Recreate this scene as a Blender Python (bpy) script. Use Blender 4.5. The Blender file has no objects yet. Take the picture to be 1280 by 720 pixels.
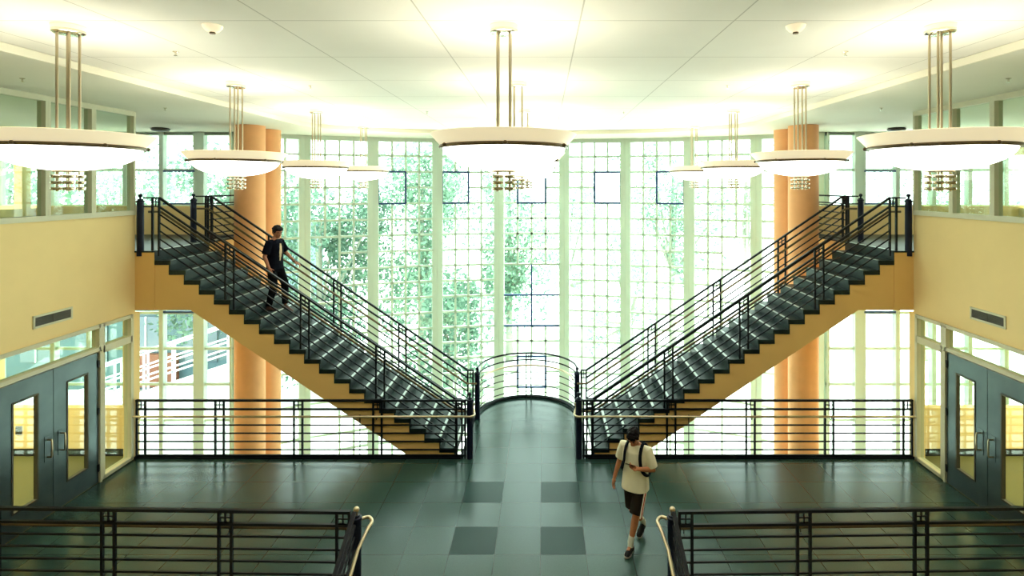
import bpy, bmesh, math, random
from mathutils import Vector, Matrix
random.seed(7)
C = bpy.context.scene.collection
R = math.radians
# ------------------------------------------------------------------ materials
def nt_mat(name):
    m = bpy.data.materials.new(name); m.use_nodes = True
    return m, m.node_tree.nodes, m.node_tree.links
def mat(name, col, rough=.5, metal=0., noise=0., nscale=8., spec=.5, emit=None, es=0., bump=0.):
    m, n, l = nt_mat(name); b = n['Principled BSDF']
    b.inputs['Base Color'].default_value = (*col, 1)
    b.inputs['Roughness'].default_value = rough
    b.inputs['Metallic'].default_value = metal
    b.inputs['Specular IOR Level'].default_value = spec
    if emit:
        b.inputs['Emission Color'].default_value = (*emit, 1); b.inputs['Emission Strength'].default_value = es
    if noise or bump:
        tc = n.new('ShaderNodeTexCoord'); nz = n.new('ShaderNodeTexNoise'); nz.inputs['Scale'].default_value = nscale
        nz.inputs['Detail'].default_value = 5
        l.new(tc.outputs['Object'], nz.inputs['Vector'])
        if noise:
            mx = n.new('ShaderNodeMix'); mx.data_type = 'RGBA'
            mx.inputs[6].default_value = (*[c*(1-noise) for c in col], 1)
            mx.inputs[7].default_value = (*[min(1, c*(1+noise)) for c in col], 1)
            l.new(nz.outputs['Fac'], mx.inputs[0]); l.new(mx.outputs[2], b.inputs['Base Color'])
        if bump:
            bp = n.new('ShaderNodeBump'); bp.inputs['Strength'].default_value = bump; bp.inputs['Distance'].default_value = .01
            l.new(nz.outputs['Fac'], bp.inputs['Height']); l.new(bp.outputs['Normal'], b.inputs['Normal'])
    return m
def brick_mat(name, c1, c2, mortar, w, h, ms, loc, rough, noise_s=60, namt=.25, spec=.5, rough_var=0):
    m, n, l = nt_mat(name); b = n['Principled BSDF']
    tc = n.new('ShaderNodeTexCoord'); mp = n.new('ShaderNodeMapping'); br = n.new('ShaderNodeTexBrick')
    mp.inputs['Location'].default_value = (*loc, 0)
    br.offset = 0; br.squash = 1; br.inputs['Scale'].default_value = 1
    br.inputs['Brick Width'].default_value = w; br.inputs['Row Height'].default_value = h
    br.inputs['Mortar Size'].default_value = ms; br.inputs['Mortar Smooth'].default_value = .1
    br.inputs['Color1'].default_value = (*c1, 1); br.inputs['Color2'].default_value = (*c2, 1); br.inputs['Mortar'].default_value = (*mortar, 1)
    l.new(tc.outputs['Object'], mp.inputs[0]); l.new(mp.outputs[0], br.inputs['Vector'])
    nz = n.new('ShaderNodeTexNoise'); nz.inputs['Scale'].default_value = noise_s; nz.inputs['Detail'].default_value = 4
    l.new(tc.outputs['Object'], nz.inputs['Vector'])
    mr = n.new('ShaderNodeMapRange'); mr.inputs[3].default_value = 1-namt; mr.inputs[4].default_value = 1+namt
    l.new(nz.outputs['Fac'], mr.inputs[0])
    vm = n.new('ShaderNodeVectorMath'); vm.operation = 'SCALE'
    l.new(br.outputs['Color'], vm.inputs[0]); l.new(mr.outputs[0], vm.inputs['Scale']); l.new(vm.outputs[0], b.inputs['Base Color'])
    b.inputs['Roughness'].default_value = rough; b.inputs['Specular IOR Level'].default_value = spec
    return m
def glass_mat(name, tint):
    m, n, l = nt_mat(name); n.remove(n['Principled BSDF']); out = n['Material Output']
    t = n.new('ShaderNodeBsdfTransparent'); t.inputs[0].default_value = (*tint, 1)
    g = n.new('ShaderNodeBsdfGlossy'); g.inputs['Roughness'].default_value = .01
    lw = n.new('ShaderNodeLayerWeight'); lw.inputs[0].default_value = .5
    pw = n.new('ShaderNodeMath'); pw.operation = 'POWER'; pw.inputs[1].default_value = 4.5
    f = n.new('ShaderNodeMath'); f.operation = 'MULTIPLY_ADD'; f.inputs[1].default_value = .8; f.inputs[2].default_value = .035
    mx = n.new('ShaderNodeMixShader')
    l.new(lw.outputs['Facing'], pw.inputs[0]); l.new(pw.outputs[0], f.inputs[0])
    l.new(f.outputs[0], mx.inputs[0]); l.new(t.outputs[0], mx.inputs[1]); l.new(g.outputs[0], mx.inputs[2]); l.new(mx.outputs[0], out.inputs[0])
    return m
def trans_mat(name, c, amt, emit=None, es=0):
    m, n, l = nt_mat(name); b = n['Principled BSDF']; out = n['Material Output']
    b.inputs['Base Color'].default_value = (*c, 1); b.inputs['Roughness'].default_value = .45
    if emit: b.inputs['Emission Color'].default_value = (*emit, 1); b.inputs['Emission Strength'].default_value = es
    t = n.new('ShaderNodeBsdfTranslucent'); t.inputs[0].default_value = (*c, 1); mx = n.new('ShaderNodeMixShader'); mx.inputs[0].default_value = amt
    l.new(b.outputs[0], mx.inputs[1]); l.new(t.outputs[0], mx.inputs[2]); l.new(mx.outputs[0], out.inputs[0])
    return m
def leaf_mat(name, c):
    m, n, l = nt_mat(name); n.remove(n['Principled BSDF']); out = n['Material Output']
    d = n.new('ShaderNodeBsdfDiffuse'); t = n.new('ShaderNodeBsdfTranslucent'); mx = n.new('ShaderNodeMixShader')
    g = n.new('ShaderNodeNewGeometry'); cr = n.new('ShaderNodeMix'); cr.data_type = 'RGBA'
    cr.inputs[6].default_value = (c[0]*.55, c[1]*.55, c[2]*.6, 1); cr.inputs[7].default_value = (min(1, c[0]*1.5), min(1, c[1]*1.35), min(1, c[2]*1.4), 1)
    l.new(g.outputs['Random Per Island'], cr.inputs[0])
    for s in (d, t): l.new(cr.outputs[2], s.inputs[0])
    mx.inputs[0].default_value = .5
    l.new(d.outputs[0], mx.inputs[1]); l.new(t.outputs[0], mx.inputs[2]); l.new(mx.outputs[0], out.inputs[0])
    return m
M = dict(
 plaster=mat('yellow_plaster', (.84, .64, .31), .75, noise=.04, nscale=3, spec=.2),
 fascia=mat('yellow_plaster_warm_lit', (.86, .56, .22), .75, noise=.04, nscale=3, spec=.2),  # same yellow paint as the walls, warm light put into its colour
 column=mat('orange_plaster', (.80, .40, .175), .6, noise=.08, nscale=5, spec=.25),
 soffit=mat('soffit_paint', (.76, .75, .62), .8, noise=.02, nscale=2, spec=.2),
 edge=mat('ceiling_edge_paint', (.86, .82, .66), .7),
 frame=trans_mat('pale_green_glow_frame', (.68, .78, .69), .28),  # pale, translucent mix stands in for the window's bloom over the bars
 cframe=mat('cream_frame', (.58, .56, .40), .5, noise=.03),
 blue=mat('blue_sash', (.02, .07, .22), .4),
 black=mat('black_rail_paint', (.004, .006, .010), .42, spec=.22),
 newel=mat('navy_newel_paint', (.006, .010, .028), .4, spec=.25),
 brass=mat('satin_steel', (.62, .52, .36), .3, 1),
 bronze=mat('stair_handrail_metal', (.16, .12, .07), .3, .8),
 chrome=mat('chrome', (.75, .70, .58), .18, 1),
 step=mat('slate_tread', (.006, .017, .016), .42, noise=.25, nscale=25, spec=.28),
 nosing=mat('nosing_strip', (.52, .62, .60), .35, .1),
 door=mat('brushed_grey_door', (.075, .10, .108), .32, .75, noise=.35, nscale=3),
 rubber=mat('black_base', (.008, .008, .010), .4),
 carpet=mat('olive_floor', (.14, .135, .05), .6, noise=.1, nscale=40),
 grille=mat('grille_dark', (.05, .045, .03), .5),
 lowfloor=mat('pale_lower_floor', (.6, .6, .56), .4, noise=.05),
 ext=mat('sunlit_paving', (.78, .80, .78), .8, noise=.05, nscale=1),
 white=mat('white_paint', (.8, .82, .82), .5),
 bark=mat('bark', (.30, .30, .24), .9, noise=.3, nscale=12),
 bld=mat('blue_grey_cladding', (.06, .115, .14), .6, noise=.1, nscale=2),
 brick=mat('red_brown_panel', (.20,.06,.03), .7, noise=.1),
 dglass=mat('dark_glazing', (.05, .09, .12), .1, spec=.8),
 glass=glass_mat('clear_glass', (.90, .985, .955)),
 sglass=glass_mat('storefront_glass', (.88, .95, .88)),
 bowl=mat('glowing_bowl_glass', (.95, .93, .86), .3, emit=(1, .96, .87), es=3.2),
 diffuser=mat('lit_diffuser', (.9,.9,.85), .4, emit=(1,.9,.65), es=3),
 rim=mat('cream_frosted_rim', (.86, .78, .58), .4, emit=(1, .86, .58), es=.45),
 skin=mat('skin_tan', (.50, .20, .10), .5, noise=.06, nscale=20, spec=.3),
 skin2=mat('skin_brown', (.36, .15, .08), .5, noise=.06, nscale=20, spec=.3),
 hair=mat('black_hair', (.006, .005, .006), .7, noise=.4, nscale=80, bump=.3, spec=.15),
 tee=mat('cream_cotton', (.84, .80, .62), .85, noise=.05, nscale=12, spec=.1, bump=.15),
 shorts=mat('dark_brown_cotton', (.022, .017, .013), .9, noise=.2, spec=.05),
 red=mat('red_stripe', (.45, .03, .03), .8), wstripe=mat('white_stripe', (.75, .72, .62), .8),
 sock=mat('white_sock', (.75, .74, .66), .9), shoe=mat('black_shoe', (.008, .008, .008), .7, spec=.12),
 sole=mat('shoe_sole', (.45, .42, .36), .6), bshoe=mat('brown_shoe', (.07, .035, .02), .5),
 navy=mat('dark_shirt_cloth', (.005, .006, .010), .95, noise=.2, spec=.03), print=mat('faded_print', (.55, .42, .25), .8),
 trouser=mat('black_trouser_cloth', (.004, .004, .005), .95, spec=.03), strap=mat('black_webbing', (.006, .007, .012), .9, spec=.05),
 phone=mat('phone_black', (.01, .01, .012), .15), eye=mat('eye_dark', (.02, .015, .01), .3),
 lips=mat('lips', (.35, .11, .07), .5))
GR = (.024, .056, .049)
M['tile'] = brick_mat('grey_green_slate_tile', GR, (.028, .062, .054), (.007, .028, .025), .62, .61, .005, (.31, -7.42+12.2), .23, spec=.42)
M['dtile'] = brick_mat('dark_slate_tile', (.005, .030, .026), (.005, .028, .025), (.01, .018, .018), .62, .61, .005, (.31, -7.42+12.2), .36, spec=.22)
M['ceil'] = brick_mat('perforated_ceiling_panels', (.90, .88, .79), (.91, .89, .80), (.60, .58, .50), 1.35, 1.35, .007, (.675, .6), .8, noise_s=3, namt=.02, spec=.15)
# ------------------------------------------------------------------ mesh builder
class MB:
    def __init__(s): s.v = []; s.f = []
    def add(s, vs, fs):
        o = len(s.v); s.v += [tuple(v) for v in vs]; s.f += [tuple(i+o for i in f) for f in fs]; return s
    def box(s, x0, x1, y0, y1, z0, z1):
        return s.add([(x, y, z) for z in (z0, z1) for y in (y0, y1) for x in (x0, x1)],
                     [(0,2,3,1),(4,5,7,6),(0,1,5,4),(2,6,7,3),(0,4,6,2),(1,3,7,5)])
    def bar(s, a, b, w, h, up=(0,0,1)):
        a, b = Vector(a), Vector(b); d = (b-a).normalized(); up = Vector(up)
        if abs(d.dot(up)) > .98: up = Vector((0,1,0))
        u = d.cross(up).normalized()*w/2; v = u.cross(d).normalized()*h/2
        return s.add([p+i*u+j*v for p in (a, b) for j in (-1,1) for i in (-1,1)],
                     [(0,1,3,2),(4,6,7,5),(0,4,5,1),(2,3,7,6),(0,2,6,4),(1,5,7,3)])
    def tube(s, pts, r, n=10):
        pts = [Vector(p) for p in pts]; rs = r if isinstance(r, (list, tuple)) else [r]*len(pts)
        vs = []; prev = None
        for i, p in enumerate(pts):
            d = (pts[min(i+1, len(pts)-1)] - pts[max(i-1, 0)]).normalized()
            if prev is None: u = d.orthogonal().normalized()
            else:
                u = prev - d*prev.dot(d); u = u.normalized() if u.length > 1e-6 else d.orthogonal().normalized()
            prev = u; w = d.cross(u)
            for k in range(n):
                a = 2*math.pi*k/n; vs.append(p + (u*math.cos(a)+w*math.sin(a))*rs[i])
        fs = [(i*n+k, i*n+(k+1) % n, (i+1)*n+(k+1) % n, (i+1)*n+k) for i in range(len(pts)-1) for k in range(n)]
        fs += [tuple(range(n-1, -1, -1)), tuple((len(pts)-1)*n+k for k in range(n))]
        return s.add(vs, fs)
    def lathe(s, prof, c=(0,0,0), n=32):
        vs = []; fs = []; m = len(prof)
        for k in range(n):
            a = 2*math.pi*k/n
            for r, z in prof: vs.append((c[0]+max(r,1e-4)*math.cos(a), c[1]+max(r,1e-4)*math.sin(a), c[2]+z))
        for k in range(n):
            k2 = (k+1) % n
            for i in range(m-1): fs.append((k*m+i, k2*m+i, k2*m+i+1, k*m+i+1))
        return s.add(vs, fs)
    def ball(s, c, r, sc=(1,1,1), n=16, m=10, rot=None):
        vs = []; fs = []
        for j in range(m+1):
            t = math.pi*j/m
            for k in range(n):
                a = 2*math.pi*k/n
                v = Vector((math.sin(t)*math.cos(a)*r*sc[0], math.sin(t)*math.sin(a)*r*sc[1], math.cos(t)*r*sc[2]))
                if rot: v = rot @ v
                vs.append(Vector(c)+v)
        for j in range(m):
            for k in range(n): fs.append((j*n+k, (j+1)*n+k, (j+1)*n+(k+1) % n, j*n+(k+1) % n))
        return s.add(vs, fs)
    def prism(s, poly, ax, a0, a1):
        n = len(poly)
        def P(p, t):
            return {'y': (p[0], t, p[1]), 'z': (p[0], p[1], t), 'x': (t, p[0], p[1])}[ax]
        vs = [P(p, a0) for p in poly] + [P(p, a1) for p in poly]
        fs = [tuple(range(n)), tuple(range(2*n-1, n-1, -1))] + [(i, i+n, (i+1) % n+n, (i+1) % n) for i in range(n)]
        return s.add(vs, fs)
    def ring(s, c, rx, ry, rr, n=24): return s
    def build(s, name, m, parent=None, smooth=False, bevel=0, origin=None):
        o0 = Vector(origin) if origin else Vector((0,0,0))
        me = bpy.data.meshes.new(name)
        me.from_pydata([Vector(v)-o0 for v in s.v], [], s.f)
        bm = bmesh.new(); bm.from_mesh(me)
        bmesh.ops.remove_doubles(bm, verts=bm.verts, dist=1e-6)
        bmesh.ops.recalc_face_normals(bm, faces=bm.faces); bm.to_mesh(me); bm.free()
        me.materials.append(m)
        if smooth:
            for p in me.polygons: p.use_smooth = True
            try: me.set_sharp_from_angle(angle=R(40))
            except Exception: pass
        o = bpy.data.objects.new(name, me); C.objects.link(o); o.location = o0
        if parent: o.parent = parent
        if bevel:
            b = o.modifiers.new('bevel', 'BEVEL'); b.width = bevel; b.segments = 2; b.limit_method = 'ANGLE'
        return o
def tag(o, label=None, cat=None, group=None, kind=None):
    if label: o['label'] = label
    if cat: o['category'] = cat
    if group: o['group'] = group
    if kind: o['kind'] = kind
    return o
def empty(name, loc=(0,0,0), rz=0):
    o = bpy.data.objects.new(name, None); C.objects.link(o); o.location = loc; o.rotation_euler = (0,0,rz)
    o.empty_display_size = .2; return o
def struct(mb, name, m, **k): return tag(mb.build(name, m, **k), kind='structure')
def under(o, root):     # keep world placement below a root that only translates
    o.parent = root; o.location = Vector(o.location) - Vector(root.location); return o
SIDE = {-1: 'left', 1: 'right'}
# ------------------------------------------------------------------ sizes (metres; camera at y = 0 looking along +y)
EYE = 4.98; LAND = 3.80; SOF = 6.34; CEI = 6.43; WX = 7.13; D1 = 10.05; D2 = 11.70; NR = 6.67; LOW = -3.8
RISE = LAND/21; RUN = .2754; X0 = 6.78; GY = 13.70
# ------------------------------------------------------------------ floor
f = MB(); dark = []
ys = [6.62, 6.81] + [7.42+.61*k for k in range(5)] + [D1]
xs = [-WX] + [-.31-.62*k for k in range(10, -1, -1)] + [.31+.62*k for k in range(11)] + [WX]
for i in range(len(xs)-1):
    for j in range(len(ys)-1):
        xa, xb, ya, yb = xs[i], xs[i+1], ys[j], ys[j+1]
        f.add([(xa,ya,0),(xb,ya,0),(xb,yb,0),(xa,yb,0)], [(0,1,2,3)])
        dark.append(abs(abs((xa+xb)/2)-.62) < .05 and (abs((ya+yb)/2-7.725) < .05 or abs((ya+yb)/2-8.945) < .05))
nq = len(f.f)
arc = [(1.12*math.cos(R(a)), 11.85+1.12*math.sin(R(a))) for a in range(0, 181, 10)]
f.add([(-1.12,D1,0),(1.12,D1,0)] + [(x,y,0) for x,y in arc], [tuple(range(21))])
me = bpy.data.meshes.new('floor'); me.from_pydata(f.v, [], f.f); me.materials.append(M['tile']); me.materials.append(M['dtile'])
for i, p in enumerate(me.polygons): p.material_index = 1 if i < nq and dark[i] else 0
fl = bpy.data.objects.new('floor', me); C.objects.link(fl); tag(fl, kind='structure')
# slab body below the tiles, dark edge
s = MB().box(-WX, WX, 6.62, D1, -.45, -.004)
s.prism([(-1.12,D1),(1.12,D1)]+arc, 'z', -.45, -.004)
struct(s, 'floor_slab', M['soffit'])
e = MB()
for sx in (-1, 1): e.box(min(sx*1.16, sx*WX), max(sx*1.16, sx*WX), D1-.03, D1+.03, -.25, .035)
pts = [(-1.14, D1)] + [(x*1.02, 11.85+(y-11.85)*1.02) for x, y in arc[::-1]] + [(1.14, D1)]
for a, b in zip(pts, pts[1:]):
    if a[1] >= 11.8 or b[1] >= 11.8: e.bar((*a, -.1), (*b, -.1), .04, .30)
struct(e, 'trim_1', M['black'])
# lower level, upper balcony under the camera, side corridors
struct(MB().box(-13.2, 13.2, -3.2, 16.2, LOW-.2, LOW), 'floor_lower', M['lowfloor'])
struct(MB().box(-WX, WX, -3.2, .25, 3.4, LAND), 'floor_balcony', M['tile'])
for sx in (-1, 1):
    n = SIDE[sx]; a, b = sorted((sx*(WX+.1), sx*13.1))
    struct(MB().box(a, b, 2.9, 10.14, -.45, -.002), 'floor_vestibule_'+n, M['carpet'])
    struct(MB().box(a, b, -3.2, D1-.01, 2.71, LAND), 'floor_corridor_'+n, M['soffit'])
    # landing slab with its deep plaster front
    a, b = sorted((sx*X0, sx*13.1))
    struct(MB().box(a, b, D1, 13.62, 2.71, LAND-.03), 'wall_landing_front_'+n, M['fascia'])
    struct(MB().box(a, b, D1-.015, 13.62, LAND-.03, LAND), 'floor_landing_'+n, M['step'])
    struct(MB().box(a, b, 13.45, 13.62, LAND, 4.50), 'wall_parapet_'+n, M['plaster'])
    # low wall of the vestibule
    a, b = sorted((sx*(WX+.14), sx*13.1))
    struct(MB().box(a, b, 10.15, 10.30, -.45, .88), 'wall_vestibule_'+n, M['plaster'])
    struct(MB().box(a, b, 10.135, 10.15, 0, .13), 'baseboard_vestibule_'+n, M['rubber'])
    struct(MB().box(a, b, 2.8, 2.9, -.45, 2.71), 'wall_vestibule_end_'+n, M['plaster'])
    # outer side wall with upper windows openings
    w = MB(); X = sorted((sx*13.1, sx*13.3))
    w.box(*X, -3.2, GY, LOW, 2.71); w.box(*X, -3.2, 4.0, 2.71, 6.5)
    struct(w, 'wall_outer_'+n, M['plaster'])
    # corridor side: upper outer wall at 10.2 m with piers and openings
    w = MB(); X = sorted((sx*12.0, sx*12.2))
    w.box(*X, -3.2, 13.6, LAND, 4.45); w.box(*X, -3.2, 13.6, 5.75, SOF)
    for k in range(17): w.box(*X, 1.0+k*.75, 1.22+k*.75, 4.45, 5.75)
    w.box(*X, -3.2, 1.0, 4.45, 5.75)
    struct(w, 'wall_corridor_'+n, M['plaster'])
    # side wall
    X = sorted((sx*WX, sx*(WX+.16)))
    w = MB()
    w.box(*X, -3.2, D1, 2.66, 4.46)
    w.box(*X, -3.2, 7.40, -.45, 2.66)
    w.box(*X, 9.98, D1+.12, -.45, 2.66)
    w.box(*X, -3.2, 2.3, 4.46, SOF)
    struct(w, 'wall_'+n, M['plaster'])
struct(MB().box(-13.3, 13.3, -3.4, -3.2, LOW, 6.7), 'wall_back', M['plaster'])
# ceiling
c = MB().box(-13.3, 13.3, -3.4, 16.6, CEI, CEI+.25); struct(c, 'ceiling', M['ceil'])
cv = [(-5.08,12.2),(-4.9,12.75),(-4.3,13.3),(-3.4,13.75),(-2.3,14.08),(-1.15,14.26),(0,14.32)]
cv = cv + [(-x,y) for x,y in cv[-2::-1]]
s = MB()
for sx in (-1,1):
    a, b = sorted((sx*5.08, sx*13.3)); s.box(a, b, -3.4, 16.6, SOF, CEI-.001)
for (xa,ya),(xb,yb) in zip(cv, cv[1:]):
    s.prism([(xa,ya),(xb,yb),(xb,16.6),(xa,16.6)], 'z', SOF, CEI-.001)
struct(s, 'ceiling_soffit', M['soffit'])
s = MB()
path = [(-5.07,-3.2)]+cv+[(5.07,-3.2)]
for a, b in zip(path, path[1:]): s.bar((*a, SOF+.04), (*b, SOF+.04), .03, .088)
struct(s, 'trim_2', M['edge'])
# ------------------------------------------------------------------ curved window wall
PITCH = .445; ZT = 6.28
V = [(-7.4,13.78),(-6.03,14.65),(-4.39,15.25),(-2.69,15.70),(-.95,15.95),(.95,15.95),(2.69,15.70),(4.39,15.25),(6.03,14.65),(7.4,13.78)]
VN = ['far left','','','','centre','','','','far right']
wn = 0
for i in range(9):
    wn += 1
    A, B = Vector((*V[i],0)), Vector((*V[i+1],0)); d = (B-A); L = d.length; d.normalize(); nrm = Vector((-d.y, d.x, 0))
    P = lambda t, z, off=0: A + d*t + nrm*off + Vector((0,0,z))
    fr = MB(); mw = .105
    for t in (mw/2+.02, L-mw/2-.02): fr.bar(P(t, LOW), P(t, SOF), mw+.05, .20, up=nrm)
    fr.bar(P(0, (ZT+SOF)/2+.01, -.02), P(L, (ZT+SOF)/2+.01, -.02), .14, SOF-ZT+.12)
    t0, t1 = .14, L-.14; cw = (t1-t0)/4
    sk = set(); sashes = []
    if i == 4: sashes = [(1,3,2,4), (0,4,8,12), (1,3,14,16)]
    elif i in (2,3): sashes = [(0,2,2,4)]
    elif i in (5,6): sashes = [(2,4,2,4)]
    def inside(u, r):   # middle of a bar segment strictly in a sash
        return any(a < u < b and c0 < r < c1 for a,b,c0,c1 in sashes)
    big = (lambda u, r: (i in (1,) and r >= 6 and u < 2) or (i == 7 and r > 6 and (u > 2 or r > 11)) or (i in (0,8) and (r > 6)))
    for k in (1,2,3):           # verticals, row by row
        for r in range(23):
            za, zb = ZT-r*PITCH, max(ZT-(r+1)*PITCH, LOW)
            if inside(k, r+.5): continue
            if k in (1,3) and big(k, r+.5): continue
            fr.bar(P(t0+k*cw, za), P(t0+k*cw, zb), .058, .06, up=nrm)
    for r in range(0, 23):
        z = ZT-r*PITCH
        for k in range(4):
            if inside(k+.5, r): continue
            if r % 2 and big(k+.5, r): continue
            fr.bar(P(t0+k*cw, z), P(t0+(k+1)*cw, z), .06, .056)
    root = struct(fr, f'window_{wn}', M['frame'])
    MB().bar(P(.05, (LOW+SOF)/2, .02), P(L-.05, (LOW+SOF)/2, .02), .008, SOF-LOW-.05).build('pane', M['glass'], root)
    for a,b,r0,r1 in sashes:
        sm = MB(); ta, tb = t0+a*cw, t0+b*cw; za, zb = ZT-r0*PITCH, ZT-r1*PITCH
        w = .03
        if (b-a) == 4:
            sm.bar(P(ta, (za+zb)/2, -.02), P(tb, (za+zb)/2, -.02), .06, .045); sm.bar(P((ta+tb)/2, za, -.02), P((ta+tb)/2, zb, -.02), .045, .06, up=nrm)
            sm.bar(P(ta, zb, -.02), P(tb, zb, -.02), .07, .05)
            fr2 = MB().bar(P(ta, za, -.01), P(tb, za, -.01), .06, .042).build('window_head', M['frame'], root)
        else:
            for z in (za, zb): sm.bar(P(ta, z, -.02), P(tb, z, -.02), .07, .045)
            for t in (ta, tb): sm.bar(P(t, za, -.02), P(t, zb, -.02), .045, .07, up=nrm)
        tag(sm.build('vent_sash', M['blue'], root), label='dark blue window sash')
# flat glazing beyond the landings
for sx in (-1, 1):
    mull = [7.4, 8.25, 9.15, 10.05, 10.95, 11.85, 13.2]
    for q in range(6):
        wn += 1; xa, xb = sorted((sx*mull[q], sx*mull[q+1])); fr = MB()
        wide = .16 if q == 0 else .10
        for x, s_ in ((xa, 1), (xb, -1)):
            ww = wide if (abs(abs(x)-8.25) < .01) else .05
            fr.box(min(x, x+s_*ww), max(x, x+s_*ww), GY-.08, GY+.08, LOW, SOF)
        for r in range(0, 23, 2):
            z = ZT-r*PITCH; fr.box(xa, xb, GY-.04, GY+.04, z-.03, z+.03)
        fr.box(xa, xb, GY-.04, GY+.04, ZT, SOF)
        root = struct(fr, f'window_{wn}', M['frame'])
        MB().box(xa, xb, GY-.004, GY+.004, LOW, SOF).build('pane', M['glass'], root)
        if q == 1:
            for z0 in (LAND+.70-1.78+.0, 5.39): pass
            sm = MB()
            for z in (2.60, 1.86): sm.box(xa+.06, xb-.06, GY-.09, GY-.03, z-.025, z+.025)
            for z in (5.36, 4.55): sm.box(xa+.06, xb-.06, GY-.09, GY-.03, z-.02, z+.02)
            tag(sm.build('vent_sash', M['blue'], root), label='dark blue window sash')
# ------------------------------------------------------------------ side wall glazing and doors
dn = 0
for sx in (-1, 1):
    xi = sx*WX
    X = lambda a, b: sorted((xi+sx*a, xi+sx*b))
    edges = [D1-.02, 9.10, 8.26, 7.42, 6.58, 5.74, 4.90, 4.06, 3.18, 2.3]
    for q in range(9):
        wn += 1; yb, ya = edges[q], edges[q+1]; fr = MB()
        fr.box(*X(-.03,.10), ya+.001, ya+.045, 4.541, SOF-.081); fr.box(*X(-.03,.10), yb-.045, yb-.001, 4.541, SOF-.081)
        fr.box(*X(-.03,.10), ya, yb, 4.46, 4.54); fr.box(*X(-.03,.10), ya, yb, SOF-.08, SOF)
        root = struct(fr, f'window_{wn}', M['cframe'])
        MB().box(*X(.035,.043), ya+.02, yb-.02, 4.5, SOF-.03).build('pane', M['sglass'], root)
        MB().box(*X(.10,.125), ya+.05, ya+.11, 4.55, SOF-.085).build('glazing_bead', M['grille'], root)
    # storefront: sidelite 9.27-9.96, doors 8.38-9.27 and 7.49-8.38, transom light over the doors
    def lite(ya, yb, za, zb):
        global wn
        wn += 1; fr = MB()
        for y in (ya, yb): fr.box(*X(-.03,.10), y-.03, y+.03, za-.03, zb+.03)
        for z in (za, zb): fr.box(*X(-.03,.10), ya, yb, z-.03, z+.03)
        root = struct(fr, f'window_{wn}', M['cframe'])
        MB().box(*X(.035,.043), ya, yb, za, zb).build('pane', M['sglass'], root)
    lite(9.27+.03, 9.95, .05, 2.19); lite(9.27+.03, 9.95, 2.25, 2.63); lite(7.46, 9.24, 2.25, 2.63)
    fr = MB()
    fr.box(*X(-.03,.10), 9.23, 9.27, 0, 2.2); fr.box(*X(-.03,.10), 7.43, 7.48, 0, 2.2)
    struct(fr, 'trim_'+str(3+(sx > 0)), M['cframe'])
    for q, (ya, yb) in enumerate(((8.385, 9.225), (7.485, 8.375))):
        dn += 1
        la, lb = (8.62, 9.01) if q == 0 else (7.73, 8.12)
        dm = MB(); xx = X(.0, .045)
        dm.box(*xx, ya, la, .01, 2.19); dm.box(*xx, lb, yb, .01, 2.19); dm.box(*xx, la, lb, .01, .35); dm.box(*xx, la, lb, 1.91, 2.19)
        root = struct(dm, f'door_{dn}', M['door'])
        MB().box(*X(.018,.026), la, lb, .35, 1.91).build('pane', M['sglass'], root)
        g = MB()
        for y in (la, lb): g.box(*X(-.008,.053), y-.012, y+.012, .34, 1.92)
        for z in (.35, 1.91): g.box(*X(-.008,.053), la, lb, z-.012, z+.012)
        g.build('lite_frame', M['grille'], root)
        hy = 8.50 if q == 0 else 8.27
        MB().tube([(xi, hy, .90), (xi-sx*.07, hy, .90), (xi-sx*.075, hy, .93), (xi-sx*.075, hy, 1.13), (xi-sx*.07, hy, 1.16), (xi, hy, 1.16)], .013, 8).build('handle', M['brass'], root, True)
        MB().box(*X(-.006,0), hy-.045, hy+.045, .84, 1.22).build('push_plate', M['door'], root)
        for z in (.25, 1.2, 2.0): MB().box(*X(-.02,.01), (yb-.02) if q == 0 else (ya-.01), (yb+.02) if q == 0 else (ya+.02), z-.06, z+.06).build('hinge', M['rubber'], root)
    # vent grille on the plaster band
    ya, yb, za, zb = 8.05, 8.69, 2.90, 3.06
    t = empty('vent_grille', (xi, ya, za)); tag(t, f'dark slotted air grille on the yellow {SIDE[sx]} wall above the doors', 'vent', 'wall air grilles')
    g = MB()
    for y in (ya, yb): g.box(*X(-.015,0), y-.015, y+.015, za-.015, zb+.015)
    for z in (za, zb): g.box(*X(-.015,0), ya, yb, z-.015, z+.015)
    under(g.build('grille_frame', M['cframe']), t)
    g = MB().box(*X(-.004,0), ya, yb, za, zb)
    for k in range(7): g.box(*X(-.010,-.004), ya, yb, za+.012+k*.021, za+.02+k*.021)
    g.box(*X(-.013,-.004), (ya+yb)/2-.006, (ya+yb)/2+.006, za, zb)
    under(g.build('slats', M['grille']), t)
# wall plate in the vestibule
t = tag(MB().box(-9.39, -9.29, 10.12, 10.15, .40, .55).box(-9.36,-9.32,10.11,10.12,.44,.51).build('wall_plate', M['grille'], bevel=.004), 'small dark wall plate on the low yellow wall beyond the left doors', 'wall plate')
for sx in (-1,1):
    for k, y in enumerate((5.0, 8.6)):
        t = empty('flush_ceiling_light', (sx*9.6, y, 2.71)); tag(t, f"{('inner','window-side')[k]} square ceiling light of the {SIDE[sx]} vestibule behind the doors", 'ceiling light', 'vestibule ceiling lights')
        MB().box(-.32,.32,-.32,.32,-.05,0).build('housing', M['white'], t); MB().box(-.28,.28,-.28,.28,-.058,-.05).build('diffuser', M['diffuser'], t)
        ld = bpy.data.lights.new('vestibule_light', 'AREA'); ld.energy = 110; ld.size = .55; ld.color = (1,.88,.60)
        lo = bpy.data.objects.new('vestibule_light', ld); C.objects.link(lo); lo.parent = t; lo.location = (0,0,-.07)
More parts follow.
